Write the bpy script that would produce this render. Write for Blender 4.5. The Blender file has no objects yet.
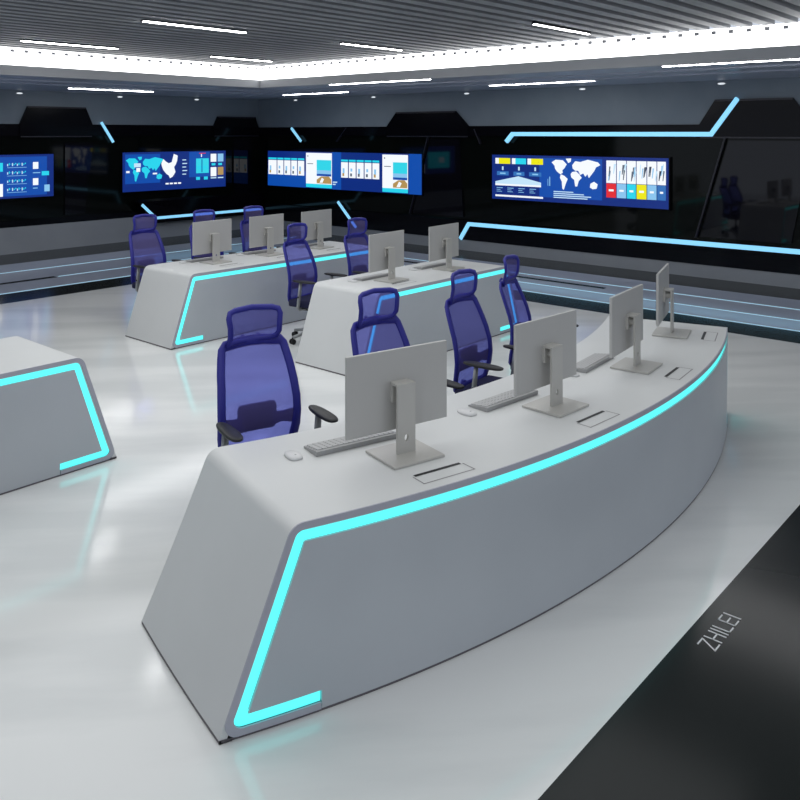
import bpy, bmesh, math, random
from mathutils import Vector, Matrix

S = bpy.context.scene
COL = S.collection
PI = math.pi

# ------------------------------------------------------------------ camera
AZ = math.atan2(730, 833)
cd = bpy.data.cameras.new('camera')
cam = bpy.data.objects.new('camera', cd)
COL.objects.link(cam)
cam.location = (0, 0, 2.32)
cam.rotation_euler = (PI / 2, 0, AZ - PI / 2)
cd.sensor_width = 36
cd.lens = 833 / 800 * 36
cd.shift_y = -(400 - 133) / 800
cd.clip_end = 100
S.camera = cam

# ------------------------------------------------------------------ light
S.view_settings.view_transform = 'Standard'
S.view_settings.look = 'None'
S.view_settings.gamma = 1
S.view_settings.use_curve_mapping = False
S.view_settings.exposure = 0.0
W = bpy.data.worlds.new('world')
S.world = W
W.use_nodes = True
W.node_tree.nodes['Background'].inputs[0].default_value = (.80, .87, 1.0, 1)
W.node_tree.nodes['Background'].inputs[1].default_value = 0.74
LAMP = 26.0      # emission of the ceiling light bars
COVE = 3.2       # emission of the cove light
# added fill: broad area lights without fixtures, just under the slats and soffit
for lx, ly, sx, sy, pw in ((4.2, 6.0, 7.0, 7.0, 190), (2.0, 0.5, 6.0, 4.0, 60), (11.4, 8.0, 2.0, 9.0, 22), (5.0, 14.2, 9.0, 1.6, 22)):
    la = bpy.data.lights.new('fill_area', 'AREA')
    la.shape = 'RECTANGLE'
    la.size = sx
    la.size_y = sy
    la.energy = pw
    la.color = (.97, .99, 1.0)
    lo = bpy.data.objects.new('fill_area', la)
    COL.objects.link(lo)
    lo.location = (lx, ly, 3.52 if ly < 10 and lx < 10 else 3.10)

# ------------------------------------------------------------------ materials
MATS = {}


def mat(name, rgb, rough=.5, metal=0, ior=1.45, emis=None, es=0, coat=0):
    if name in MATS:
        return MATS[name]
    m = bpy.data.materials.new(name)
    m.use_nodes = True
    b = m.node_tree.nodes['Principled BSDF']
    b.inputs['Base Color'].default_value = (*rgb, 1)
    b.inputs['Roughness'].default_value = rough
    b.inputs['Metallic'].default_value = metal
    b.inputs['IOR'].default_value = ior
    b.inputs['Coat Weight'].default_value = coat
    if emis:
        b.inputs['Emission Color'].default_value = (*emis, 1)
        b.inputs['Emission Strength'].default_value = es
    MATS[name] = m
    return m


def noisy(name, c1, c2, scale, rough, stretch=(1, 1, 1), ior=1.45, lo=.35, hi=.65, detail=4, streak=None):
    m = mat(name, c1, rough, ior=ior)
    nt = m.node_tree
    b = nt.nodes['Principled BSDF']
    tc = nt.nodes.new('ShaderNodeTexCoord')
    mp = nt.nodes.new('ShaderNodeMapping')
    mp.inputs['Scale'].default_value = stretch
    nz = nt.nodes.new('ShaderNodeTexNoise')
    nz.inputs['Scale'].default_value = scale
    nz.inputs['Detail'].default_value = detail
    cr = nt.nodes.new('ShaderNodeValToRGB')
    cr.color_ramp.elements[0].position = lo
    cr.color_ramp.elements[1].position = hi
    cr.color_ramp.elements[0].color = (*c1, 1)
    cr.color_ramp.elements[1].color = (*c2, 1)
    if streak is not None:
        mp.vector_type = 'TEXTURE'
        mp.inputs['Rotation'].default_value = (0, 0, streak)
    nt.links.new(tc.outputs['Object'], mp.inputs[0])
    nt.links.new(mp.outputs[0], nz.inputs['Vector'])
    nt.links.new(nz.outputs['Fac'], cr.inputs[0])
    nt.links.new(cr.outputs[0], b.inputs['Base Color'])
    return m


M_floor = noisy('white_marble', (.73, .745, .74), (.83, .84, .83), 2.2, .11, (5, 1, 1), ior=1.5, detail=8, lo=.38, hi=.56, streak=AZ - PI / 2 + .1)
M_tile = noisy('blue_grey_tile', (.44, .48, .60), (.53, .57, .68), 1.0, .12, (.3, .3, 1), ior=1.5)
M_black = mat('black_stone', (.018, .021, .021), .16, ior=1.22)
M_wallgrey = noisy('grey_wall_paint', (.18, .22, .26), (.20, .24, .28), 2, .45)
M_ramp = noisy('grey_skirt', (.27, .29, .32), (.30, .32, .35), 1.5, .4)
M_soffit = mat('soffit_paint', (.44, .47, .56), .3)
M_fascia = mat('fascia_paint', (.42, .43, .45), .45)
M_slat = noisy('grey_slat', (.19, .20, .215), (.23, .24, .255), 2, .5)
M_void = mat('ceiling_void', (.022, .026, .034), .8)
M_gblack = mat('gloss_black_panel', (.003, .0028, .005), .12, ior=1.25)
M_gglass = mat('smoked_glass', (.003, .0042, .0035), .06, ior=1.27)
M_mirror = mat('dark_mirror_panel', (.003, .003, .006), .04, ior=1.40)
M_edge = mat('panel_edge', (.012, .011, .02), .3)
M_desk = noisy('white_desk_laminate', (.645, .655, .65), (.68, .69, .685), 1.2, .42, (1, 1, 1))
M_front = noisy('grey_desk_front', (.455, .485, .515), (.49, .52, .55), 1.2, .32)
M_rim = mat('shaded_desk_rim', (.42, .42, .48), .4)  # desk laminate with the shading of its front-facing edge put into the colour
M_toe = mat('dark_toe_kick', (.12, .11, .12), .5)
M_cyan = mat('cyan_led', (.1, .8, .8), .4, emis=(.095, .93, .89), es=1.0)
M_blue = mat('ice_blue_led', (.2, .5, .7), .4, emis=(.24, .60, .86), es=1.0)
M_line = mat('floor_light_line', (.4, .6, .7), .4, emis=(.30, .50, .62), es=.75)
M_lamp = mat('lamp_white', (.9, .9, .9), .4, emis=(1, 1, 1), es=LAMP)
M_down = mat('downlight_white', (.9, .9, .9), .4, emis=(.9, .95, 1), es=.75)
M_cove = mat('cove_white', (.9, .9, .9), .4, emis=(1, 1, 1), es=COVE)
M_clip = mat('grey_clip', (.5, .5, .52), .5)
M_mon = mat('silver_monitor_shell', (.46, .455, .44), .38, metal=.1)
M_stand = mat('champagne_stand', (.50, .49, .46), .36, metal=.15)
M_screen = mat('monitor_glass', (.01, .01, .012), .1)
M_kb = mat('keyboard_body', (.36, .36, .36), .4, metal=.2)
M_key = mat('keyboard_key', (.48, .48, .48), .5)
M_mouse = mat('white_mouse', (.66, .66, .66), .3)
M_slot = mat('black_slot', (.006, .006, .008), .5)
M_groove = mat('flap_groove', (.27, .26, .27), .6)
M_frame = mat('blue_plastic', (.024, .024, .26), .42)
M_pad = mat('blue_lumbar', (.022, .025, .17), .5)
M_blackpl = mat('black_plastic', (.012, .012, .014), .5)
M_seat = mat('navy_seat_fabric', (.012, .013, .05), .9)
M_greypl = mat('grey_metal', (.32, .33, .34), .35, metal=.4)
M_text = mat('white_floor_lettering', (.85, .85, .86), .5)

mm = bpy.data.materials.new('blue_mesh_fabric')
mm.use_nodes = True
nt = mm.node_tree
nt.nodes.clear()
out = nt.nodes.new('ShaderNodeOutputMaterial')
mix = nt.nodes.new('ShaderNodeMixShader')
tr = nt.nodes.new('ShaderNodeBsdfTransparent')
tr.inputs[0].default_value = (.27, .31, .88, 1)
df = nt.nodes.new('ShaderNodeBsdfDiffuse')
df.inputs[0].default_value = (.22, .19, .46, 1)
mix.inputs[0].default_value = .40
nt.links.new(tr.outputs[0], mix.inputs[1])
nt.links.new(df.outputs[0], mix.inputs[2])
nt.links.new(mix.outputs[0], out.inputs[0])
M_mesh = mm


def emat(name, rgb, s=1.0):
    return mat('display_' + name, (.01, .01, .01), .3, emis=rgb, es=s)


# ------------------------------------------------------------------ helpers
def link(name, bm, m, parent=None, smooth=False):
    me = bpy.data.meshes.new(name)
    bmesh.ops.recalc_face_normals(bm, faces=bm.faces)
    bm.to_mesh(me)
    bm.free()
    for x in (m if isinstance(m, (list, tuple)) else [m]):
        me.materials.append(x)
    if smooth:
        for p in me.polygons:
            p.use_smooth = True
    o = bpy.data.objects.new(name, me)
    COL.objects.link(o)
    if parent:
        o.parent = parent
    return o


def tag(o, label, cat, group=None):
    o['label'] = label
    o['category'] = cat
    if group:
        o['group'] = group
    return o


def thing(name, label, cat, loc=(0, 0, 0), rz=0, group=None):
    o = bpy.data.objects.new(name, None)
    o.empty_display_size = .1
    COL.objects.link(o)
    o.location = loc
    o.rotation_euler = (0, 0, rz)
    return tag(o, label, cat, group)


def struct(name, bm, m, parent=None):
    o = link(name, bm, m, parent)
    if not parent:
        o['kind'] = 'structure'
    return o


def box(bm, x0, x1, y0, y1, z0, z1, mi=0, bev=0, M=None):
    r = bmesh.ops.create_cube(bm, size=1)
    vs = r['verts']
    for v in vs:
        v.co = Vector(((x0 + x1) / 2 + v.co.x * (x1 - x0), (y0 + y1) / 2 + v.co.y * (y1 - y0), (z0 + z1) / 2 + v.co.z * (z1 - z0)))
    fs = set(f for v in vs for f in v.link_faces)
    for f in fs:
        f.material_index = mi
    if bev:
        es = list(set(e for v in vs for e in v.link_edges))
        g = bmesh.ops.bevel(bm, geom=es, offset=bev, segments=3, profile=.7, affect='EDGES')
        vs = list(set(vs2 for f in g['faces'] for vs2 in f.verts) | set(v for v in vs if v.is_valid))
    if M:
        for v in set(vs):
            v.co = M @ v.co
    return vs


def prism(bm, pts, f0, f1, mi=0):
    """closed polygon pts, f0/f1 map a 2D point to 3D for the two caps"""
    a = [bm.verts.new(f0(*p)) for p in pts]
    b = [bm.verts.new(f1(*p)) for p in pts]
    n = len(pts)
    fs = [bm.faces.new(a), bm.faces.new(b[::-1])]
    for i in range(n):
        fs.append(bm.faces.new((a[i], b[i], b[(i + 1) % n], a[(i + 1) % n])))
    for f in fs:
        f.material_index = mi


def tube(bm, pts, r, n=8, closed=False, ry=None, mi=0):
    """sweep an ellipse; r may be a list"""
    pts = [Vector(p) for p in pts]
    N = len(pts)
    rings = []
    for i, p in enumerate(pts):
        a = pts[(i - 1) % N] if (closed or i > 0) else p
        b = pts[(i + 1) % N] if (closed or i < N - 1) else p
        t = (b - a).normalized()
        up = Vector((0, 1, 0)) if abs(t.y) < .9 else Vector((0, 0, 1))
        s = t.cross(up).normalized()
        u = s.cross(t).normalized()
        rr = r[i] if isinstance(r, (list, tuple)) else r
        ru = ry if ry else rr
        rings.append([bm.verts.new(p + s * rr * math.cos(2 * PI * k / n) + u * ru * math.sin(2 * PI * k / n)) for k in range(n)])
    for i in range(N if closed else N - 1):
        A, B = rings[i], rings[(i + 1) % N]
        for k in range(n):
            f = bm.faces.new((A[k], A[(k + 1) % n], B[(k + 1) % n], B[k]))
            f.material_index = mi
    if not closed:
        bm.faces.new(rings[0][::-1])
        bm.faces.new(rings[-1])


def cyl(bm, c, r, z0, z1, n=20, r2=None):
    tube(bm, [(c[0], c[1], z0), (c[0], c[1], z1)], [r, r if r2 is None else r2], n)


def offset_poly(pts, d):
    """offset an open polyline to its right-hand side by d with mitres"""
    outp = []
    n = len(pts)
    for i in range(n):
        p = Vector(pts[i])
        if i == 0:
            t = (Vector(pts[1]) - p).normalized()
            nn = Vector((t.y, -t.x))
            outp.append(p + nn * d)
        elif i == n - 1:
            t = (p - Vector(pts[i - 1])).normalized()
            nn = Vector((t.y, -t.x))
            outp.append(p + nn * d)
        else:
            t1 = (p - Vector(pts[i - 1])).normalized()
            t2 = (Vector(pts[i + 1]) - p).normalized()
            n1 = Vector((t1.y, -t1.x))
            n2 = Vector((t2.y, -t2.x))
            b = (n1 + n2).normalized()
            outp.append(p + b * (d / max(.25, b.dot(n1))))
    return [tuple(v) for v in outp]


def fillet(pts, rad, segs=6, sub=1):
    """rounded open polyline with a fixed vertex count; rad one per inner vertex"""
    res = []
    n = len(pts)
    P = [Vector(p) for p in pts]
    corners = []
    for i in range(1, n - 1):
        t1 = (P[i - 1] - P[i]).normalized()
        t2 = (P[i + 1] - P[i]).normalized()
        ang = t1.angle(t2)
        r = rad[i - 1]
        dist = r / math.tan(ang / 2)
        a = P[i] + t1 * dist
        b = P[i] + t2 * dist
        bis = (t1 + t2).normalized()
        c = P[i] + bis * (r / math.sin(ang / 2))
        arc = []
        va, vb = a - c, b - c
        th = va.angle(vb)
        for k in range(segs + 1):
            s = k / segs
            v = (va * math.sin((1 - s) * th) + vb * math.sin(s * th)) / math.sin(th)
            arc.append(c + v)
        corners.append(arc)
    prev = P[0]
    subs = sub if isinstance(sub, (list, tuple)) else [sub] * (n - 1)
    for i, arc in enumerate(corners):
        k0 = subs[i]
        for k in range(k0):
            res.append(prev.lerp(arc[0], k / k0))
        res += arc[:-1]
        prev = arc[-1]
    k0 = subs[-1]
    for k in range(k0 + 1):
        res.append(prev.lerp(P[-1], k / k0))
    return [tuple(v) for v in res]


def bridge(bm, A, B, mi=0):
    for i in range(len(A) - 1):
        f = bm.faces.new((A[i], A[i + 1], B[i + 1], B[i]))
        f.material_index = mi


def copy_tree(o, parent=None):
    c = o.copy()
    COL.objects.link(c)
    c.parent = parent
    for ch in list(o.children):
        copy_tree(ch, c)
    return c


# ------------------------------------------------------------------ room
XR, YL = 13.5, 16.6
F0 = -.04          # floor level
bm = bmesh.new()
box(bm, -6, 9.97, -6, .87, -.14, F0, 0)
box(bm, -6, 9.97, 1.577, 11.7, -.14, F0, 0)
box(bm, 9.97, 14.2, -6, .87, -.14, F0, 0)
# black border bands
box(bm, -6, 14.2, .87, 1.577, -.14, F0, 1)
box(bm, -6, 9.97, 11.7, 12.4, -.14, F0, 1)
box(bm, 9.97, 10.57, 1.577, 12.4, -.14, F0, 1)
# blue grey tiles
box(bm, -6, 10.57, 12.4, 15.15, -.14, F0, 2)
box(bm, 10.57, 12.56, 1.577, 15.15, -.14, F0, 2)
# outer dark band
box(bm, -6, 12.56, 15.15, 17.4, -.14, F0, 1)
box(bm, 12.56, 14.2, 1.577, 17.4, -.14, F0, 1)
struct('floor', bm, [M_floor, M_black, M_tile])

bm = bmesh.new()
for a_ in ((-6, XR - .8, 14.24, 14.27), (6.6, 11.8, 13.25, 13.275), (11.165, 11.19, 1.6, 13.25), (11.86, 11.885, 1.6, 14.24), (-6, 10.07, 12.41, 12.44), (10.575, 10.60, 1.6, 12.4)):
    box(bm, *a_, F0 - .001, F0 + .004)
struct('trim_1', bm, M_line)
bm = bmesh.new()
box(bm, -6, 6.55, 13.20, 13.32, F0 - .001, F0 + .005)
box(bm, 11.52, 11.61, 6.0, 10.07, F0 - .001, F0 + .005)
struct('trim_2', bm, M_black)

# grey skirting ramps below the black walls
bm = bmesh.new()
prism(bm, [(16.40, F0), (16.63, .53), (16.63, F0)], lambda y, z: (-6, y, z), lambda y, z: (XR, y, z))
struct('baseboard_left', bm, M_ramp)
bm = bmesh.new()
prism(bm, [(13.47, F0), (13.49, .17), (13.62, .17), (13.62, F0)], lambda x, z: (x, 1.0, z), lambda x, z: (x, 16.62, z))
struct('baseboard_right', bm, M_ramp)

# walls: smoked glass field with projecting glossy bands
bm = bmesh.new()
box(bm, XR + .06, XR + .3, -1, YL + .3, F0, 2.455, 0)
prism(bm, [(1, 2.26), (1, 2.46), (16.6, 2.46), (16.6, 2.26)], lambda y, z: (XR, y, z), lambda y, z: (XR + .07, y, z), 1)
prism(bm, [(1, .17), (1, .56), (16.6, .56), (16.6, .17)], lambda y, z: (XR - .02, y, z), lambda y, z: (XR + .07, y, z), 1)
struct('wall_right', bm, [M_gglass, M_gblack])
bm = bmesh.new()
box(bm, -6, XR + .06, YL + .06, YL + .3, F0, 2.495, 0)
box(bm, -6, XR, YL, YL + .07, 2.26, 2.50, 1)
box(bm, -6, XR, YL, YL + .07, .50, .58, 1)
box(bm, -6, XR, YL, YL + .07, .30, .50, 1)
prism(bm, [(9.95, .80), (10.42, .31), (13.46, .31), (13.46, .80)], lambda x, z: (x, YL - .23, z), lambda x, z: (x, YL + .05, z), 1)
struct('wall_left', bm, [M_gglass, M_gblack])


def rmap(d):
    return lambda y, z: (XR - d, y, z)


def lmap(d):
    return lambda x, z: (x, YL - d, z)


# slanted dark mirror panels between the display bays
bm = bmesh.new()
prism(bm, [(5.30, .62), (4.84, 2.2), (3.6, 2.2), (3.9, .62)], rmap(-.02), rmap(-.07))
prism(bm, [(11.5, .62), (11.0, 2.2), (10.25, 2.2), (10.15, .62)], rmap(-.02), rmap(-.07))
struct('trim_3', bm, M_mirror)
bm = bmesh.new()
prism(bm, [(8.42, .62), (8.42, 2.12), (9.05, 2.12), (8.85, .62)], lmap(-.02), lmap(-.07))
prism(bm, [(12.75, .62), (12.75, 2.2), (13.3, 2.2), (13.3, .62)], lmap(-.02), lmap(-.07))
struct('trim_4', bm, M_mirror)
# panel seams
bm = bmesh.new()
for y0, z0, y1, z1 in ((5.36, .6, 4.88, 2.24), (11.55, .6, 11.05, 2.24), (13.78, 2.12, 13.45, 2.44), (9.7, 2.1, 9.85, 2.4)):
    prism(bm, [(y0, z0), (y1, z1), (y1 + .03, z1), (y0 + .03, z0)], rmap(.004), rmap(-.065))
struct('trim_5', bm, M_edge)

# protruding bulkheads over the mirror panels
def bulk(pts, fm, name):
    bm = bmesh.new()
    prism(bm, pts, fm(.03), fm(-.06), 0)
    # raised lip
    zs = max(p[1] for p in pts)
    tp = [p for p in pts if p[1] == zs]
    a0, a1 = min(p[0] for p in tp), max(p[0] for p in tp)
    prism(bm, [(a0, zs - .03), (a0, zs), (a1, zs), (a1, zs - .03)], fm(.042), fm(.03), 1)
    b0, b1 = min(p[0] for p in pts), max(p[0] for p in pts)
    prism(bm, [(b0 + .02, 2.235), (b0 + .02, 2.26), (b1 - .02, 2.26), (b1 - .02, 2.235)], fm(.042), fm(.03), 1)
    struct(name, bm, [M_gblack, M_edge])


bulk([(3.60, 2.24), (3.60, 2.5), (3.86, 2.86), (5.04, 2.86), (5.30, 2.46), (5.30, 2.24)], rmap, 'trim_6')
bulk([(9.98, 2.24), (9.98, 2.45), (10.32, 2.77), (11.92, 2.77), (12.2, 2.46), (12.2, 2.24)], rmap, 'trim_7')
bulk([(7.46, 2.24), (7.46, 2.5), (7.62, 2.86), (8.85, 2.86), (9.0, 2.52), (9.0, 2.24)], lmap, 'trim_8')
bulk([(12.12, 2.24), (12.12, 2.49), (12.24, 2.72), (13.39, 2.72), (13.49, 2.45), (13.49, 2.24)], lmap, 'trim_9')

# grey painted wall heads above the black bands
ZS = 3.17
bm = bmesh.new()
box(bm, XR + .02, XR + .3, -1, YL + .3, 2.455, ZS)
struct('trim_10', bm, M_wallgrey)
bm = bmesh.new()
box(bm, -6, XR + .02, YL + .02, YL + .3, 2.495, ZS)
struct('trim_11', bm, M_wallgrey)

# lower soffit ring, its fascia and the slatted ceiling
EX, EY = 10.0, 12.25
bm = bmesh.new()
box(bm, EX + .03, 13.7, -4, 16.9, ZS, ZS + .1)
box(bm, -6, EX + .03, EY + .03, 16.9, ZS, ZS + .1)
for a, b in ((10.9, 10.96), (11.75, 11.79)):
    box(bm, a, b, -4, 15.0, ZS - .02, ZS)
for a, b in ((13.2, 13.26), (14.1, 14.14)):
    box(bm, -6, 11.5, a, b, ZS - .02, ZS)
struct('ceiling', bm, M_soffit)
bm = bmesh.new()
box(bm, EX, EX + .08, -4, EY + .06, ZS - .005, 3.31)
box(bm, -6, EX + .08, EY, EY + .08, ZS - .005, 3.31)
struct('trim_12', bm, M_fascia)
bm = bmesh.new()
box(bm, EX + .01, EX + .06, -4, EY + .06, 3.31, 3.57)
box(bm, -6, EX + .06, EY + .01, EY + .06, 3.31, 3.57)
struct('trim_13', bm, M_cove)
bm = bmesh.new()
for i in range(62):
    y = EY - .12 - i * .205
    box(bm, EX - .03, EX + .005, y, y + .05, 3.50, 3.54)
for i in range(40):
    x = EX - .12 - i * .205
    box(bm, x, x + .05, EY - .03, EY + .005, 3.50, 3.54)
struct('trim_14', bm, M_clip)
bm = bmesh.new()
y = EY - .2
while y > -4:
    box(bm, -6, EX - .02, y, y + .135, 3.56, 3.66)
    y -= .25
struct('trim_15', bm, M_slat)
bm = bmesh.new()
box(bm, -6, EX + .1, -4, EY + .1, 3.78, 3.85)
struct('trim_16', bm, M_void)

# ------------------------------------------------------------------ ceiling lamps
def bar_light(label, x0, x1, y0, y1, z, group):
    t = thing('linear_ceiling_light', label, 'ceiling light', ((x0 + x1) / 2, (y0 + y1) / 2, z), 0, group)
    dx, dy = (x1 - x0) / 2, (y1 - y0) / 2
    bm = bmesh.new()
    box(bm, -dx - .012, dx + .012, -dy - .012, dy + .012, -.008, .03)
    link('housing', bm, M_edge, t)
    bm = bmesh.new()
    box(bm, -dx, dx, -dy, dy, -.014, -.006)
    link('diffuser', bm, M_lamp, t)


slat_rows = {5.03: 'nearest of the slatted ceiling, over the middle of the hall', 8.1: 'second of the slatted ceiling, halfway to the corner', 11.05: 'farthest on the slatted ceiling, close to the cove corner'}
for y, w in slat_rows.items():
    bar_light('thin white light bar, ' + w, 8.03, 9.27, y - .018, y + .018, 3.55, 'light bars in the slatted ceiling')
bar_light('thin white light bar on the slatted ceiling left of the second one', 5.0, 6.38, 8.07, 8.13, 3.55, 'light bars in the slatted ceiling')
bar_light('thin white light bar on the slatted ceiling left of the farthest one', 5.0, 6.38, 11.02, 11.08, 3.55, 'light bars in the slatted ceiling')
bar_light('long white light strip on the lower soffit edge, at the right side', 10.112, 10.148, 1.6, 4.45, ZS, 'light strips on the lower soffit')
bar_light('long white light strip on the lower soffit edge, left of the centre', 10.112, 10.148, 8.25, 10.5, ZS, 'light strips on the lower soffit')
bar_light('long white light strip on the soffit above the world map screen', 12.162, 12.198, 6.5, 8.55, ZS, 'light strips on the lower soffit')
bar_light('white light strip on the soffit closest to the room corner', 12.162, 12.198, 12.1, 14.1, ZS, 'light strips on the lower soffit')
bar_light('white light strip on the soffit over the left wall screens', 7.7, 9.5, 15.04, 15.08, ZS, 'light strips on the lower soffit')

dl = [('R', 4.95, 'small oval light on the grey wall above the right bulkhead'),
      ('R', 7.45, 'small oval light above the middle of the world map screen'),
      ('R', 10.05, 'small oval light above the right end of the middle bulkhead'),
      ('R', 12.62, 'small oval light above the beach picture screen'),
      ('R', 15.2, 'small oval light nearest the corner on the right wall side'),
      ('L', 7.47, 'small oval light above the left bulkhead'),
      ('L', 9.66, 'small oval light above the left end of the China map screen'),
      ('L', 11.65, 'small oval light above the right end of the China map screen')]
for side, p, lab in dl:
    if side == 'R':
        c, ax, nn = Vector((XR + .019, p, 3.115)), Vector((0, 1, 0)), Vector((-1, 0, 0))
    else:
        c, ax, nn = Vector((p, YL + .019, 3.11)), Vector((1, 0, 0)), Vector((0, -1, 0))
    t = thing('downlight', lab, 'downlight', c, 0, 'small lights above the black walls')
    for nm, ra, rb, dep, m_ in (('ring', .072, .022, .012, M_fascia), ('lens', .060, .014, .017, M_down)):
        bm = bmesh.new()
        q = [(math.cos(2 * PI * k / 24), math.sin(2 * PI * k / 24)) for k in range(24)]
        prism(bm, q, lambda u, v: tuple(ax * u * ra + Vector((0, 0, 1)) * v * rb), lambda u, v: tuple(ax * u * ra + Vector((0, 0, 1)) * v * rb + nn * dep))
        link(nm, bm, m_, t)

# ------------------------------------------------------------------ LED lines on the walls
def wall_led_d(pts, width, fm, d, label, d0=.001):
    a = offset_poly(pts, width / 2)
    b = offset_poly(pts, -width / 2)
    bm = bmesh.new()
    for i in range(len(pts) - 1):
        prism(bm, [a[i], a[i + 1], b[i + 1], b[i]], fm(d), fm(d0))
    tag(link('light_strip', bm, M_blue), label, 'light strip', 'ice blue light strips on the black walls')


wall_led_d([(9.07, 2.15), (8.93, 2.30), (5.10, 2.30), (4.68, 2.87)], .075, rmap, .055, 'bent ice blue light strip over the world map screen, rising at the right')
wall_led_d([(10.18, .18), (9.97, .495), (1.5, .53)], .075, rmap, .05, 'long ice blue light strip running under the world map screen', .021)
wall_led_d([(15.33, 2.44), (14.98, 2.12)], .055, rmap, .03, 'short slanted light strip above the left part of the beach picture screen')
wall_led_d([(13.7, .74), (13.12, .19)], .055, rmap, .05, 'short slanted light strip below the beach picture screen', .021)
wall_led_d([(9.21, 2.55), (9.49, 2.12)], .05, lmap, .03, 'short slanted light strip above the China map screen')
wall_led_d([(10.05, .74), (10.40, .42), (13.42, .42)], .06, lmap, .245, 'ice blue light strip bent under the China map screen', .231)
# ------------------------------------------------------------------ wall displays
C_bg = emat('deep_blue', (.002, .022, .20))
C_bg2 = emat('mid_blue', (.003, .07, .40))
C_white = emat('white', (.92, .96, 1.0))
C_pale = emat('pale', (.55, .78, .95))
C_cyan = emat('cyan', (.02, .66, .85))
C_teal = emat('teal', (.03, .66, .80))
C_yel = emat('yellow', (.85, .80, .0))
C_red = emat('red', (.75, .02, .03))
C_lb = emat('light_blue', (.25, .55, .85))
C_dim = emat('dim_blue', (.03, .16, .48))
C_grey = emat('grey', (.10, .13, .18))
C_sand = emat('sand', (.45, .28, .09))
C_dark = emat('dark', (.03, .04, .07))
PAL = [C_bg, C_bg2, C_white, C_pale, C_cyan, C_teal, C_yel, C_red, C_lb, C_dim, C_grey, C_sand, C_dark]
IX = {n: i for i, n in enumerate('bg bg2 white pale cyan teal yel red lb dim grey sand dark'.split())}


def display(label, fm, o, sgn, W_, H_, z0, items):
    t = thing('video_wall_screen', label, 'screen', fm(0)(o + sgn * W_ / 2, z0), 0, 'wall screens')
    base = Vector(t.location)

    def P(d):
        g = fm(d)
        return lambda u, v: tuple(Vector(g(o + sgn * u * W_, z0 + v * H_)) - base)
    bm = bmesh.new()
    e = .012
    prism(bm, [(-e / 2, -e * 2), (1 + e / 2, -e * 2), (1 + e / 2, 1 + e * 2), (-e / 2, 1 + e * 2)], P(.0), P(-.062))
    link('bezel', bm, M_gblack, t)
    bm = bmesh.new()
    prism(bm, [(0, 0), (1, 0), (1, 1), (0, 1)], P(.006), P(-.01), IX['bg'])
    lay = .007
    for it in items:
        c, pts = it
        lay += .00006
        if len(pts) == 4 and not isinstance(pts[0], tuple):
            u0, v0, u1, v1 = pts
            pts = [(u0, v0), (u1, v0), (u1, v1), (u0, v1)]
        f = bm.faces.new([bm.verts.new(P(lay)(*p)) for p in pts])
        f.material_index = IX[c]
    link('display', bm, PAL, t)
    return t


NA = [(.02, .85), (.10, .93), (.25, .92), (.33, .80), (.28, .68), (.24, .62), (.25, .55), (.20, .50), (.13, .58), (.09, .66), (.08, .75)]
GR = [(.31, .97), (.42, .98), (.41, .88), (.36, .84)]
SA = [(.21, .50), (.28, .46), (.35, .37), (.31, .23), (.27, .04), (.24, .08), (.23, .28), (.19, .40)]
EU = [(.45, .68), (.44, .78), (.50, .90), (.60, .88), (.75, .95), (.95, .88), (.99, .80), (.91, .74), (.87, .62), (.82, .52), (.77, .42), (.74, .53), (.70, .45), (.66, .55), (.60, .50), (.56, .62), (.50, .62)]
AF = [(.44, .58), (.52, .60), (.58, .52), (.63, .42), (.57, .32), (.54, .16), (.50, .16), (.48, .35), (.42, .42), (.41, .52)]
AU = [(.80, .26), (.87, .32), (.94, .25), (.92, .12), (.84, .10), (.79, .15)]


def world(u0, v0, w, h, c='white'):
    return [(c, [(u0 + x * w, v0 + y * h) for x, y in p]) for p in (NA, GR, SA, EU, AF, AU)]


rng = random.Random(4)
# world map screen, right wall
it = [('bg2', (.30, .1, .66, .95))]
for (a, b, c) in ((.022, .118, 'yel'), (.129, .218, 'cyan'), (.227, .322, 'yel')):
    it += [(c, (a, .80, b, .93)), ('white', (a, .80, a + .022, .93)), ('pale', ((a + b) / 2 - .005, .66, (a + b) / 2 + .005, .74)), ('dim', (a + .01, .54, b - .01, .63)), ('lb', (a + .03, .57, b - .03, .60))]
it += [('pale', [(.022, .40), (.17, .53), (.31, .41), (.31, .31), (.022, .31)]), ('white', (.022, .31, .31, .35))]
for k in range(4):
    it += [('lb', (.03 + k * .07, .25, .07 + k * .07, .265)), ('lb', (.03 + k * .07, .21, .055 + k * .07, .222)), ('lb', (.03 + k * .07, .17, .065 + k * .07, .182))]
it += [('white', (.022, .06, .322, .10))]
it += world(.368, .25, .285, .72)
it += [('lb', (.36, .35, .365, .55)), ('lb', (.35, .35, .353, .5))]
for k in range(4):
    it.append(('pale', (.385, .10 + k * .042, (.58, .60, .56, .50)[k], .12 + k * .042)))
ed = [.681, .737, .79, .84, .894, .944, .990]
for k, c in enumerate(('red', 'lb', 'cyan', 'yel', 'lb', 'dim')):
    it += [('white', (ed[k] + .002, .47, ed[k + 1] - .002, .93)), (c, (ed[k] + .002, .17, ed[k + 1] - .002, .46))]
    for q in range(4):
        u = ed[k] + .006 + rng.random() * .035
        v = .5 + rng.random() * .2
        it.append((('grey', 'lb', 'pale', 'dark')[(q + k) % 4], [(u, v), (u + .004, v), (u + .008 + rng.random() * .01, v + .2), (u + .004, v + .2)]))
    it.append(('white', (ed[k] + .015, .30, ed[k + 1] - .015, .34)))
display('wide wall screen with white world map and coloured tiles', rmap, 9.42, -1, 3.59, .86, 1.035, it)

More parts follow.
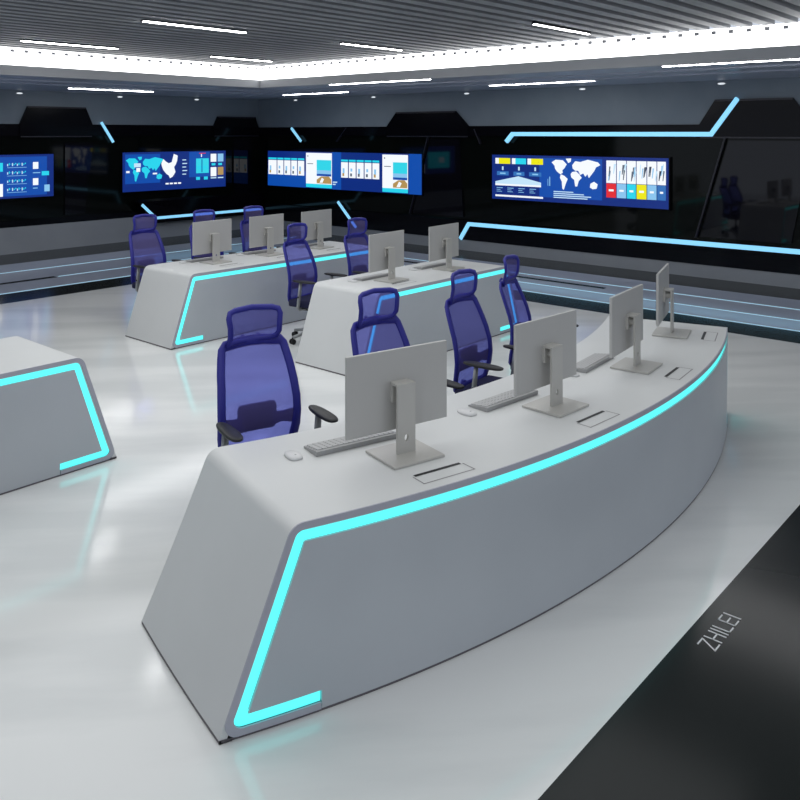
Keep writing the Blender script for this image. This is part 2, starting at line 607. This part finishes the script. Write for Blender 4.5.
# beach picture screen, right wall: two repeated halves
it = [('bg2', (0, .0, .28, .45)), ('bg2', (.46, 0, .52, 1))]
for cards, pg, end in (([.002, .07, .121, .173, .221, .272], (.282, .459), .5), ([.517, .567, .616, .666, .714, .761], (.777, .925), 1.0)):
    for k in range(5):
        a, b = cards[k] + .003, cards[k + 1] - .003
        it += [('white', (a, .33, b, .74)), ('cyan', (a, .76, b, .81)), ('lb', (a + .01, .45 + .05 * (k % 2), a + .022, .58)), ('sand' if k % 4 == 0 else 'grey', (a + .008, .37, a + .02, .45))]
    a, b = pg
    m_ = a + (b - a) * .42
    it += [('white', (a, .04, b, .97)), ('grey', (a + .01, .86, a + .016, .90)), ('grey', (a + .01, .66, a + .05, .68)), ('cyan', (a, .02, b, .12)), ('teal', (m_, .50, b - .004, .78)), ('lb', (m_, .38, b - .004, .50)), ('bg2', (m_, .34, b - .004, .40)), ('sand', [(m_, .14), (m_, .24), (m_ + .03, .33), (b - .02, .34), (b - .004, .26), (b - .004, .14)]), ('white', [(m_ + .02, .16), (m_ + .035, .30), (m_ + .05, .26), (m_ + .04, .16)])]
    it += [('pale', (b + .006, .18, b + .035, .21)), ('pale', (b + .006, .12, b + .025, .15))]
it += [('bg2', (.93, 0, 1, 1))]
display('longest wall screen with rows of cards and two beach pictures', rmap, 16.22, -1, 5.0, .86, 1.015, it)

# China map screen, left wall
CH = [(0, .62), (.12, .80), (.25, .70), (.42, .62), (.60, .66), (.66, .82), (.72, 1.0), (.95, .93), (.92, .72), (.84, .56), (.74, .46), (.82, .25), (.66, .06), (.50, 0), (.42, .12), (.3, .18), (.12, .34), (.04, .48)]
it = [('bg2', (.02, .2, .34, .95)), ('bg2', (.62, .3, .83, .98))]
it += world(.02, .22, .36, .68, 'cyan')
it += [('pale', (.10, .62, .16, .72)), ('white', (.12, .50, .155, .60)), ('white', (.03, .48, .06, .53)), ('white', (.27, .42, .31, .46))]
it += [('white', [(.35 + x * .165, .30 + y * .64) for x, y in CH])]
for k in range(5):
    it.append(('pale', (.553, .38 + k * .095, .59 + .01 * (k % 2), .405 + k * .095)))
for k in range(4):
    it.append(('white', (.39 + k * .04, .14, .42 + k * .04, .18)))
it += [('teal', (.69, .40, .82, .80)), ('cyan', (.70, .50, .81, .60)), ('bg2', (.745, .42, .755, .78)), ('white', (.74, .84, .75, .92)), ('red', (.72, .93, .79, .95)), ('cyan', (.69, .22, .73, .30)), ('cyan', (.77, .22, .81, .30))]
it += [('white', (.84, .70, .90, .92)), ('lb', (.915, .70, .975, .92)), ('cyan', (.85, .60, .89, .66)), ('cyan', (.92, .60, .96, .66)), ('white', (.84, .30, .90, .55)), ('sand', (.915, .33, .975, .55)), ('pale', (.84, .24, .90, .27)), ('pale', (.915, .24, .975, .27))]
display('left wall screen with a white map of China', lmap, 9.72, 1, 2.76, .87, 1.02, it)

# data screen, far left
it = [('bg2', (.55, .05, .95, .95))]
for r in range(4):
    v = .74 - r * .19
    for k in range(12):
        u = .66 + k * .0115
        it.append(('cyan' if k % 3 else 'pale', (u, v + .02 * (k % 3), u + .007, v + .05 + .02 * (k % 2))))
    it.append(('lb', (.66, v - .04, .80, v - .03)))
it += [('white', (.845, .66, .885, .82)), ('white', (.845, .28, .885, .44)), ('cyan', (.91, .50, .965, .60)), ('lb', (.845, .56, .90, .58)), ('lb', (.845, .20, .88, .22)), ('lb', (.93, .12, .97, .28)), ('cyan', (.60, .62, .63, .82)), ('white', (.56, .05, .63, .34)), ('cyan', (.1, .2, .5, .8)), ('pale', (.2, .4, .3, .6))]
display('data screen with small charts at the far left edge', lmap, 5.40, 1, 2.76, .86, 1.03, it)

# ------------------------------------------------------------------ desks
def make_desk(label, fmap, Lt, Lb, D, loc, nsub, stations, group, ds=0.21):
    """fmap(s, d, z) -> local coordinates; s along the desk, d from the front edge to the back"""
    t = thing('control_desk', label, 'desk', loc, 0, group)
    H_ = .79
    ret = .42

    def path(off, returns):
        if returns:
            p = [(-Lb + ret, .012), (-Lb, .012), (-Lt, H_), (Lt, H_), (Lb, .012), (Lb - ret, .012)]
            q = offset_poly(p, off)
            r = [max(.05 - off * .5, .008), max(.075 - off * .75, .01), max(.075 - off * .75, .01), max(.05 - off * .5, .008)]
            return fillet(q, r, 6, [4, 4, nsub, 4, 4])
        p = [(-Lb, .012), (-Lt, H_), (Lt, H_), (Lb, .012)]
        q = offset_poly(p, off)
        return fillet(q, [max(.075 - off, .02)] * 2, 6, [6, nsub, 6])
    # shell
    bm = bmesh.new()
    po, pi = path(0, False), path(.035, False)
    pi = [(x, max(z, .012)) for x, z in pi]
    rows_o = [[bm.verts.new(fmap(x, d, z)) for x, z in po] for d in (0.004, .25 * D, .5 * D, .75 * D, D)]
    rows_i = [[bm.verts.new(fmap(x, d, z)) for x, z in pi] for d in (0.004, .25 * D, .5 * D, .75 * D, D)]
    for a, b in zip(rows_o, rows_o[1:]):
        bridge(bm, a, b)
    for a, b in zip(rows_i, rows_i[1:]):
        bridge(bm, a, b)
    bridge(bm, rows_o[0], rows_i[0])
    bridge(bm, rows_o[-1], rows_i[-1])
    for k in (0, -1):
        for j in range(4):
            bm.faces.new((rows_o[j][k], rows_o[j + 1][k], rows_i[j + 1][k], rows_i[j][k]))
    o = link('shell', bm, M_desk, t, True)
    md = o.modifiers.new('es', 'EDGE_SPLIT')
    md.split_angle = math.radians(40)

    def band(o1, o2, d0, d1, m, name):
        bm = bmesh.new()
        A, B = path(o1, True), path(o2, True)
        fa = [bm.verts.new(fmap(x, d0, z)) for x, z in A]
        fb = [bm.verts.new(fmap(x, d0, z)) for x, z in B]
        ga = [bm.verts.new(fmap(x, d1, z)) for x, z in A]
        gb = [bm.verts.new(fmap(x, d1, z)) for x, z in B]
        bridge(bm, fa, fb)
        bridge(bm, ga, gb)
        bridge(bm, fa, ga)
        bridge(bm, fb, gb)
        for k in (0, -1):
            bm.faces.new((fa[k], fb[k], gb[k], ga[k]))
        return link(name, bm, m, t)
    band(.0, .028, -.003, .004, M_rim, 'front_rim')
    band(.028, .078, .010, .022, M_cyan, 'led_strip')
    # front panel
    bm = bmesh.new()
    N = 48
    rows = []
    for d in (.022, .036):
        rr = []
        for k in range(9):
            z = .014 + (H_ - .04 - .014) * k / 8
            half = Lb + (Lt - Lb) * (z / H_) - .02
            rr.append([bm.verts.new(fmap(-half + 2 * half * i / N, d, z)) for i in range(N + 1)])
        rows.append(rr)
        for a, b in zip(rr, rr[1:]):
            bridge(bm, a, b)
    for k in (0, -1):
        bridge(bm, rows[0][k], rows[1][k])
        bridge(bm, [r[k] for r in rows[0]], [r[k] for r in rows[1]])
    zt_ = H_ - .080
    for za, zb, full in ((.012, .086, False), (.086, zt_, True)):
        R_ = []
        for z in (za, zb):
            half = (Lb + (Lt - Lb) * (z / H_) - .084) if full else Lb - ret - .004
            R_.append([[bm.verts.new(fmap(-half + 2 * half * i / N, d, z)) for i in range(N + 1)] for d in (.001, .022)])
        bridge(bm, R_[0][0], R_[1][0])
        bridge(bm, R_[1][0], R_[1][1])
        bridge(bm, R_[0][0], R_[0][1])
        for k in (0, -1):
            bm.faces.new((R_[0][0][k], R_[1][0][k], R_[1][1][k], R_[0][1][k]))
    link('front_panel', bm, M_front, t, True).modifiers.new('es', 'EDGE_SPLIT')
    # toe kick
    bm = bmesh.new()
    for s0, s1 in ((-Lb + .01, Lb - .01),):
        A = [s0 + (s1 - s0) * i / N for i in range(N + 1)]
        for z in (0, .014):
            pass
        r = [[bm.verts.new(fmap(s, d, z)) for s in A] for d, z in ((.004, 0), (.004, .013), (.03, .013), (.03, 0))]
        for i in range(4):
            bridge(bm, r[i], r[(i + 1) % 4])
    for sg in (-1, 1):
        r = [[bm.verts.new(fmap(sg * (Lb - w), D * i / 10, z)) for i in range(11)] for w, z in ((.0, 0), (.0, .013), (.05, .013), (.05, 0))]
        for i in range(4):
            bridge(bm, r[i], r[(i + 1) % 4])
    link('toe_kick', bm, M_toe, t)
    # inner supports under the top
    for s in ([0] if Lt < 1.3 else [-Lt / 3, Lt / 3]):
        bm = bmesh.new()
        cs = [fmap(s + a, d, 0) for a in (-.012, .012) for d in (.05, D - .12)]
        A = [bm.verts.new((c[0], c[1], .0)) for c in cs]
        B = [bm.verts.new((c[0], c[1], H_ - .03)) for c in cs]
        for q in ((0, 1, 3, 2),):
            bm.faces.new([A[i] for i in q])
            bm.faces.new([B[i] for i in q])
            for i in range(4):
                a, b = q[i], q[(i + 1) % 4]
                bm.faces.new((A[a], A[b], B[b], B[a]))
        link('support_panel', bm, M_desk, t)
    # cable flaps
    for s in stations:
        s2 = s + .03
        bm = bmesh.new()

        def rect(a, b, c, d_, z):
            f = bm.faces.new([bm.verts.new(fmap(*p, z)) for p in ((a, c), (b, c), (b, d_), (a, d_))])
            return f
        w = .007
        e = D_FRONT = ds + 0.0
        d0, d1 = DE - .09, DE
        for (a, b, c, dd) in ((s2 - .15, s2 + .15, d0, d0 + w), (s2 - .15, s2 - .15 + w, d0, d1), (s2 + .15 - w, s2 + .15, d0, d1)):
            rect(a, b, c, dd, .7908)
        fl = link('cable_flap', bm, M_groove, t)
        bm = bmesh.new()
        rect(s2 - .135, s2 + .135, d1 - .004, d1 + .016, .7912)
        sl = link('cable_slot', bm, M_slot, t)
        sl.parent = fl
    return t


def straight(s, d, z):
    return (s, d, z)


RC = 6.5


def arc(s, d, z):
    th = s / RC
    th *= 1 + .05 * max(0, d) / .95 * (abs(th) / math.radians(21.3)) ** 4
    th -= math.radians(.8)
    r = RC - d
    return (r * math.sin(th), RC - r * math.cos(th), z)


DE = .15
CX, CY = 4.62, 8.57
ANG = [-14.7, -4.4, 5.8, 16.0]
front = make_desk('nearest white curved control desk with four monitors and cyan front strip', arc, RC * math.radians(20.8), RC * math.radians(23.4), .95, (CX, CY - RC, F0), 48,
                  [RC * math.radians(a + .8) for a in ANG], 'control desks')
DE = .22
midd = make_desk('white control desk with two monitors behind the curved desk', straight, 1.13, 1.40, .91, (7.13, 5.54, F0), 12, [6.56 - 7.13, 7.56 - 7.13], 'control desks')
DE = .24
lbd = make_desk('white control desk with three monitors, at the back left', straight, 1.53, 1.79, .93, (6.96, 7.84, F0), 12, [6.10 - 6.96, 6.98 - 6.96, 7.84 - 6.96], 'control desks')
lfd = make_desk('empty white control desk cut off by the left picture edge', straight, 1.60, 1.86, .95, (1.33, 5.53, F0), 12, [], 'control desks')


# ------------------------------------------------------------------ monitors, keyboards, mice
def make_monitor():
    t = thing('monitor', '', 'monitor')
    bm = bmesh.new()
    box(bm, -.15, .142, -.13, .13, 0, .012, bev=.003)
    link('base', bm, M_stand, t)
    # neck plate with a round cable hole
    bm = bmesh.new()
    w, y0, y1 = .053, -.009, .004
    zt = .345
    hz, hr = .085, .015
    n = 24
    sq, ci = [], []
    for k in range(n):
        a = 2 * PI * k / n + PI / 4
        c, s = math.cos(a), math.sin(a)
        m_ = max(abs(c), abs(s))
        sq.append((w * c / m_, hz + w * s / m_))
        ci.append((hr * c * .8, hz + hr * s * 1.1))
    V = {}
    for nm, pts in (('s', sq), ('c', ci)):
        for y in (y0, y1):
            V[nm, y] = [bm.verts.new((p[0], y, p[1])) for p in pts]
    for k in range(n):
        j = (k + 1) % n
        for y in (y0, y1):
            bm.faces.new((V['s', y][k], V['s', y][j], V['c', y][j], V['c', y][k]))
        bm.faces.new((V['c', y0][k], V['c', y0][j], V['c', y1][j], V['c', y1][k]))
    box(bm, -w, w, y0, y1, .01, hz - w)
    box(bm, -w, w, y0, y1, hz + w, zt)
    for sg in (-1, 1):
        bm.faces.new([bm.verts.new((sg * w, y, z)) for y, z in ((y0, hz - w), (y1, hz - w), (y1, hz + w), (y0, hz + w))])
    link('neck', bm, M_stand, t)
    bm = bmesh.new()
    tube(bm, [(0, 0, .30), (0, .055, .30)], .026, 16)
    box(bm, -.05, .05, .042, .062, .25, .35, bev=.004)
    box(bm, -w - .001, w + .001, y0 - .001, .045, .337, .348)
    link('mount', bm, M_stand, t)
    bm = bmesh.new()
    box(bm, -.298, .298, .058, .076, .11, .503, bev=.004)
    p = link('panel', bm, M_mon, t)
    bm = bmesh.new()
    box(bm, -.288, .288, .0755, .0785, .122, .493)
    link('screen_glass', bm, M_screen, p)
    return t


def make_keyboard():
    t = thing('keyboard', '', 'keyboard')
    bm = bmesh.new()
    prism(bm, [(-.065, 0), (-.065, .022), (-.055, .024), (.075, .008), (.075, 0)], lambda y, z: (-.235, y, z), lambda y, z: (.235, y, z))
    link('body', bm, M_kb, t)
    bm = bmesh.new()
    for r in range(5):
        n = 15
        for k in range(n):
            if r == 4 and 4 < k < 9:
                continue
            x = -.222 + k * .0297
            y = -.048 + r * .0235
            z = .024 - (y + .055) * .123
            box(bm, x, x + .0255, y, y + .0195, z - .002, z + .0035)
        if r == 4:
            box(bm, -.222 + 5 * .0297, -.222 + 9 * .0297 - .004, y, y + .0195, z - .002, z + .0035)
    link('keys', bm, M_key, t)
    return t


def make_mouse():
    t = thing('computer_mouse', '', 'mouse')
    bm = bmesh.new()
    bmesh.ops.create_uvsphere(bm, u_segments=20, v_segments=12, radius=1)
    for v in bm.verts:
        x, y, z = v.co
        sx = math.copysign(abs(x) ** .7, x)
        sy = math.copysign(abs(y) ** .8, y)
        v.co = (sx * .038, sy * .062, max(z, 0) ** .7 * .017 * (1 - .1 * y))
    link('shell', bm, M_mouse, t, True)
    bm = bmesh.new()
    tube(bm, [(-.004, -.028, .0145), (.004, -.028, .0145)], .004, 10)
    link('scroll_wheel', bm, M_greypl, t)
    return t


protoC = None
protoM, protoK, protoU = make_monitor(), make_keyboard(), make_mouse()
used = set()


def place(proto, x, y, z, rz, label, group):
    o = proto if proto not in used else copy_tree(proto)
    used.add(proto)
    o.location = (x, y, z)
    o.rotation_euler = (0, 0, rz)
    if proto is protoC:
        o.scale = (1, 1, 1.017)
    o['label'] = label
    o['group'] = group
    return o


ordc = ['nearest', 'second nearest', 'third', 'farthest, at the right end,']
desc = ['first from the left end', 'second from the left end', 'third from the left end', 'last, at the right end']
for a, d, da, dk in zip(ANG, desc, (.05, .3, .2, 0), (-.4, 0, 0, 0)):
    th = math.radians(a + da)
    place(protoM, CX + 6.11 * math.sin(th), CY - 6.11 * math.cos(th), .7515, th, 'silver monitor seen from behind on the curved desk, ' + d, 'monitors on the desks')
    if a > 10:
        continue
    th = math.radians(a + dk)
    t2 = th - math.radians(.9)
    place(protoK, CX + 5.835 * math.sin(t2), CY - 5.835 * math.cos(t2), .7515, t2, 'silver keyboard on the curved desk, ' + d, 'keyboards on the desks')
    t2 = th - math.radians(4.1)
    place(protoU, CX + 5.84 * math.sin(t2), CY - 5.84 * math.cos(t2), .7515, t2, 'white mouse left of a keyboard on the curved desk, ' + d, 'mice on the desks')
for x, d in ((6.60, 'left one of the pair'), (7.59, 'right one of the pair')):
    place(protoM, x + .02, 5.92, .7515, math.radians(4), 'silver monitor on the two-monitor desk, ' + d, 'monitors on the desks')
    place(protoK, x, 6.18, .7515, 0, 'silver keyboard on the two-monitor desk, ' + d, 'keyboards on the desks')
    place(protoU, x - .31, 6.18, .7515, 0, 'white mouse on the two-monitor desk, ' + d, 'mice on the desks')
for x, d in ((6.15, 'left one of three'), (7.0, 'middle one of three'), (7.88, 'right one of three')):
    place(protoM, x - .02, 8.34, .7515, math.radians(4), 'silver monitor on the back left desk, ' + d, 'monitors on the desks')
    place(protoK, x, 8.60, .7515, 0, 'silver keyboard on the back left desk, ' + d, 'keyboards on the desks')
    place(protoU, x - .31, 8.60, .7515, 0, 'white mouse on the back left desk, ' + d, 'mice on the desks')


# ------------------------------------------------------------------ chairs
def back_y(z):
    """depth of the back surface at height z (chair faces -y)"""
    pts = [(.44, .235), (.52, .225), (.62, .205), (.72, .205), (.84, .235), (.96, .28), (1.05, .315), (1.085, .325), (1.13, .31), (1.20, .30), (1.28, .315)]
    if z <= pts[0][0]:
        return pts[0][1]
    for (a, b), (c, d) in zip(pts, pts[1:]):
        if z <= c:
            s = (z - a) / (c - a)
            return b + (d - b) * s
    return pts[-1][1]


def half_w(z):
    pts = [(.46, .205), (.52, .225), (.62, .24), (.75, .238), (.90, .225), (1.0, .208), (1.045, .195)]
    for (a, b), (c, d) in zip(pts, pts[1:]):
        if z <= c:
            return b + (d - b) * max(0, (z - a) / (c - a))
    return pts[-1][1]


def bp(x, z, off=0, wrap=.55):
    return (x, back_y(z) + off - wrap * x * x, z)


def make_chair():
    t = thing('office_chair', '', 'chair')
    # back frame
    bm = bmesh.new()
    pl = []
    zs = [.47, .52, .58, .66, .75, .84, .92, 1.0]
    for z in zs:
        pl.append(bp(-half_w(z), z))
    pl += [bp(-.198, 1.045), bp(-.178, 1.066), bp(-.08, 1.075), bp(0, 1.078), bp(.08, 1.075), bp(.178, 1.066), bp(.198, 1.045)]
    for z in reversed(zs):
        pl.append(bp(half_w(z), z))
    pl += [bp(.17, .452), bp(.08, .447), bp(0, .446), bp(-.08, .447), bp(-.17, .452)]
    tube(bm, pl, [.033 if p[2] > 1.05 else (.026 if p[2] > .6 else .03) for p in pl], 8, True, ry=.013)
    link('back_frame', bm, M_frame, t, True)
    # back mesh
    bm = bmesh.new()
    NX, NZ = 14, 20
    g = []
    for j in range(NZ + 1):
        z = .452 + (1.068 - .452) * j / NZ
        hw = half_w(min(z, 1.045)) - .006
        if z > 1.03:
            hw = .19 - (z - 1.03) * .5
        g.append([bm.verts.new(bp(-hw + 2 * hw * i / NX, z)) for i in range(NX + 1)])
    for a, b in zip(g, g[1:]):
        bridge(bm, a, b)
    link('back_mesh', bm, M_mesh, t, True)
    # headrest
    bm = bmesh.new()
    hp = [(x * 1.1, z) for x, z in [(-.150, 1.075), (-.135, 1.12), (-.140, 1.18), (-.150, 1.235), (-.142, 1.262), (-.11, 1.272), (0, 1.278), (.11, 1.272), (.142, 1.262), (.150, 1.235), (.146, 1.18), (.146, 1.13), (.135, 1.10), (.10, 1.088), (0, 1.083), (-.10, 1.082)]]
    tube(bm, [bp(x, z, 0, 1.7) for x, z in hp], .018, 8, True, ry=.012)
    hr = link('headrest', bm, M_frame, t, True)
    bm = bmesh.new()
    g = []
    for j in range(9):
        z = 1.085 + (1.272 - 1.085) * j / 8
        hw = .152
        g.append([bm.verts.new(bp(-hw + 2 * hw * i / 10, z, 0, 1.7)) for i in range(11)])
    for a, b in zip(g, g[1:]):
        bridge(bm, a, b)
    link('headrest_mesh', bm, M_mesh, hr, True)
    bm = bmesh.new()
    for sg in (-1, 1):
        tube(bm, [bp(sg * .05, 1.06, .02), bp(sg * .05, 1.085, .025), bp(sg * .05, 1.11, .02)], .012, 8)
    link('headrest_bracket', bm, M_frame, hr, True)
    # lumbar pad behind the mesh
    bm = bmesh.new()
    g0, g1 = [], []
    for j in range(7):
        z = .565 + .16 * j / 6
        hw = .116 + (.006 if 0 < j < 6 else -.006)
        g0.append([bm.verts.new(bp(-hw + 2 * hw * i / 8, z, .022)) for i in range(9)])
        g1.append([bm.verts.new(bp(-hw + 2 * hw * i / 8, z, .04)) for i in range(9)])
    for gg in (g0, g1):
        for a, b in zip(gg, gg[1:]):
            bridge(bm, a, b)
    for k in (0, -1):
        bridge(bm, g0[k], g1[k])
        bridge(bm, [r[k] for r in g0], [r[k] for r in g1])
    link('lumbar_pad', bm, M_pad, t)
    bm = bmesh.new()
    for sg in (-1, 1):
        pts = []
        g0, g1 = [], []
        for x0, za, zb in ((.095, .585, .665), (.15, .60, .66), (.235, .585, .675)):
            y = back_y(.63) - .55 * x0 * x0
            g0.append([bm.verts.new((sg * x0, y + .012, za)), bm.verts.new((sg * x0, y + .012, zb))])
            g1.append([bm.verts.new((sg * x0, y + .022, za)), bm.verts.new((sg * x0, y + .022, zb))])
        for i in range(2):
            for a, b in ((g0, g0), (g1, g1)):
                bm.faces.new((a[i][0], a[i][1], a[i + 1][1], a[i + 1][0]))
            bm.faces.new((g0[i][0], g0[i + 1][0], g1[i + 1][0], g1[i][0]))
            bm.faces.new((g0[i][1], g0[i + 1][1], g1[i + 1][1], g1[i][1]))
        for i in (0, 2):
            bm.faces.new((g0[i][0], g0[i][1], g1[i][1], g1[i][0]))
    link('lumbar_strap', bm, M_frame, t)
    # back spine
    bm = bmesh.new()
    tube(bm, [(0, .05, .37), (0, .20, .37), (0, .275, .41), (0, .265, .47)], [.03, .03, .032, .026], 8, ry=.022)
    link('back_spine', bm, M_frame, t, True)
    # seat
    bm = bmesh.new()
    box(bm, -.245, .245, -.27, .20, .40, .475, bev=.035)
    link('seat', bm, M_seat, t, True)
    bm = bmesh.new()
    box(bm, -.12, .12, -.12, .12, .345, .40, bev=.012)
    mech = link('tilt_mechanism', bm, M_blackpl, t)
    bm = bmesh.new()
    tube(bm, [(.08, -.03, .37), (.27, -.05, .365)], .007, 8)
    link('lever', bm, M_greypl, mech)
    # armrests
    for sg in (-1, 1):
        bm = bmesh.new()
        tube(bm, [(sg * .12, 0.02, .385), (sg * .262, 0.02, .385), (sg * .285, .02, .41), (sg * .287, 0.0, .52), (sg * .287, -.02, .69)], [.018, .018, .022, .025, .02], 10, ry=.016)
        a = link('armrest', bm, M_greypl, t, True)
        bm = bmesh.new()
        r = bmesh.ops.create_uvsphere(bm, u_segments=20, v_segments=10, radius=1)
        for v in bm.verts:
            x, y, z = v.co
            v.co = (sg * .287 + math.copysign(abs(x) ** .75, x) * .043 * (1 - .12 * y), -.075 + math.copysign(abs(y) ** .8, y) * .165, .70 + math.copysign(abs(z) ** .6, z) * .014)
        link('arm_pad', bm, M_blackpl, a, True)
        bm = bmesh.new()
        tube(bm, [(sg * .306, -.004, .53), (sg * .314, -.004, .53)], .011, 12)
        link('arm_button', bm, M_blackpl, a)
    # gas lift and five-star base
    bm = bmesh.new()
    cyl(bm, (0, 0), .027, .09, .24, 16)
    cyl(bm, (0, 0), .016, .23, .36, 16)
    link('gas_lift', bm, M_blackpl, t, True)
    for k in range(5):
        a = 2 * PI * k / 5 + .3
        c, s = math.cos(a), math.sin(a)
        bm = bmesh.new()
        tube(bm, [(.015 * c, .015 * s, .115), (.12 * c, .12 * s, .105), (.30 * c, .30 * s, .075)], [.03, .025, .017], 8, ry=.018)
        lg = link('leg', bm, M_greypl, t, True)
        bm = bmesh.new()
        px, py = .30 * c, .30 * s
        for e in (-.018, .018):
            q = Vector((px - s * e, py + c * e, .03))
            ax = Vector((-s, c, 0)) * .008
            tube(bm, [q - ax, q + ax], .03, 16)
        tube(bm, [(px, py, .03), (px, py, .075)], .009, 8)
        link('caster', bm, M_blackpl, lg)
    return t


protoC = make_chair()
G = 'blue mesh office chairs'
chairs = []
for th, r, tw, lab in ((-17.1, 5.07, 0, 'blue mesh office chair at the left end of the curved desk, nearest one'),
                       (-6.3, 5.09, 0, 'blue mesh chair behind the nearest monitor, second along the curved desk'),
                       (5.5, 5.05, -1, 'blue mesh office chair between the two nearest monitors of the curved desk'),
                       (16.0, 5.07, -1, 'blue mesh office chair turned sideways, rightmost of those at the curved desk')):
    t_ = math.radians(th)
    place(protoC, CX + r * math.sin(t_), CY - r * math.cos(t_), F0, t_ + math.radians(tw), lab, G)
for x, y, rz, lab in ((6.50, 6.98, 9, 'blue mesh chair at the left end of the two-monitor desk, its silver armrest post showing'),
                      (7.37, 6.88, 3, 'blue mesh chair half hidden behind the two-monitor desk, near its middle'),
                      (5.90, 9.25, 3, 'blue mesh chair at the left corner of the back left desk'),
                      (6.78, 9.23, 0, 'blue mesh chair behind the left monitor of the back left desk'),
                      (7.59, 9.18, 0, 'blue mesh chair behind the middle monitor of the back left desk')):
    place(protoC, x, y, F0, math.radians(rz), lab, G)

# ------------------------------------------------------------------ lettering on the black floor band
bm = bmesh.new()
SW = .0065
LX = 3.80
LZ0, LH = 1.422, .079


def stroke(x0, y0, x1, y1):
    d = Vector((x1 - x0, y1 - y0)).normalized()
    n = Vector((-d.y, d.x)) * SW / 2
    a, b = Vector((x0, y0)) - d * SW / 2, Vector((x1, y1)) + d * SW / 2
    q = [a + n, a - n, b - n, b + n]
    lo_ = [bm.verts.new((LX + p.x, LZ0 + p.y, F0 + .0002)) for p in q]
    hi_ = [bm.verts.new((LX + p.x, LZ0 + p.y, F0 + .0025)) for p in q]
    bm.faces.new(hi_)
    for i in range(4):
        bm.faces.new((lo_[i], lo_[(i + 1) % 4], hi_[(i + 1) % 4], hi_[i]))


x = 0
for ch in 'ZHILEI':
    w = .055
    if ch == 'Z':
        stroke(x, LH, x + w, LH); stroke(x + w, LH, x, 0); stroke(x, 0, x + w, 0)
    elif ch == 'H':
        stroke(x, 0, x, LH); stroke(x + w, 0, x + w, LH); stroke(x, LH / 2, x + w, LH / 2)
    elif ch == 'I':
        w = .004
        stroke(x + .002, 0, x + .002, LH)
    elif ch == 'L':
        w = .045
        stroke(x, LH, x, 0); stroke(x, 0, x + w, 0)
    elif ch == 'E':
        w = .048
        stroke(x, 0, x, LH)
        for h in (0, LH / 2, LH):
            stroke(x, h, x + w, h)
    x += w + .024
tag(link('floor_lettering', bm, M_text), 'thin white letters ZHILEI on the black floor band', 'lettering')

bpy.context.view_layer.update()
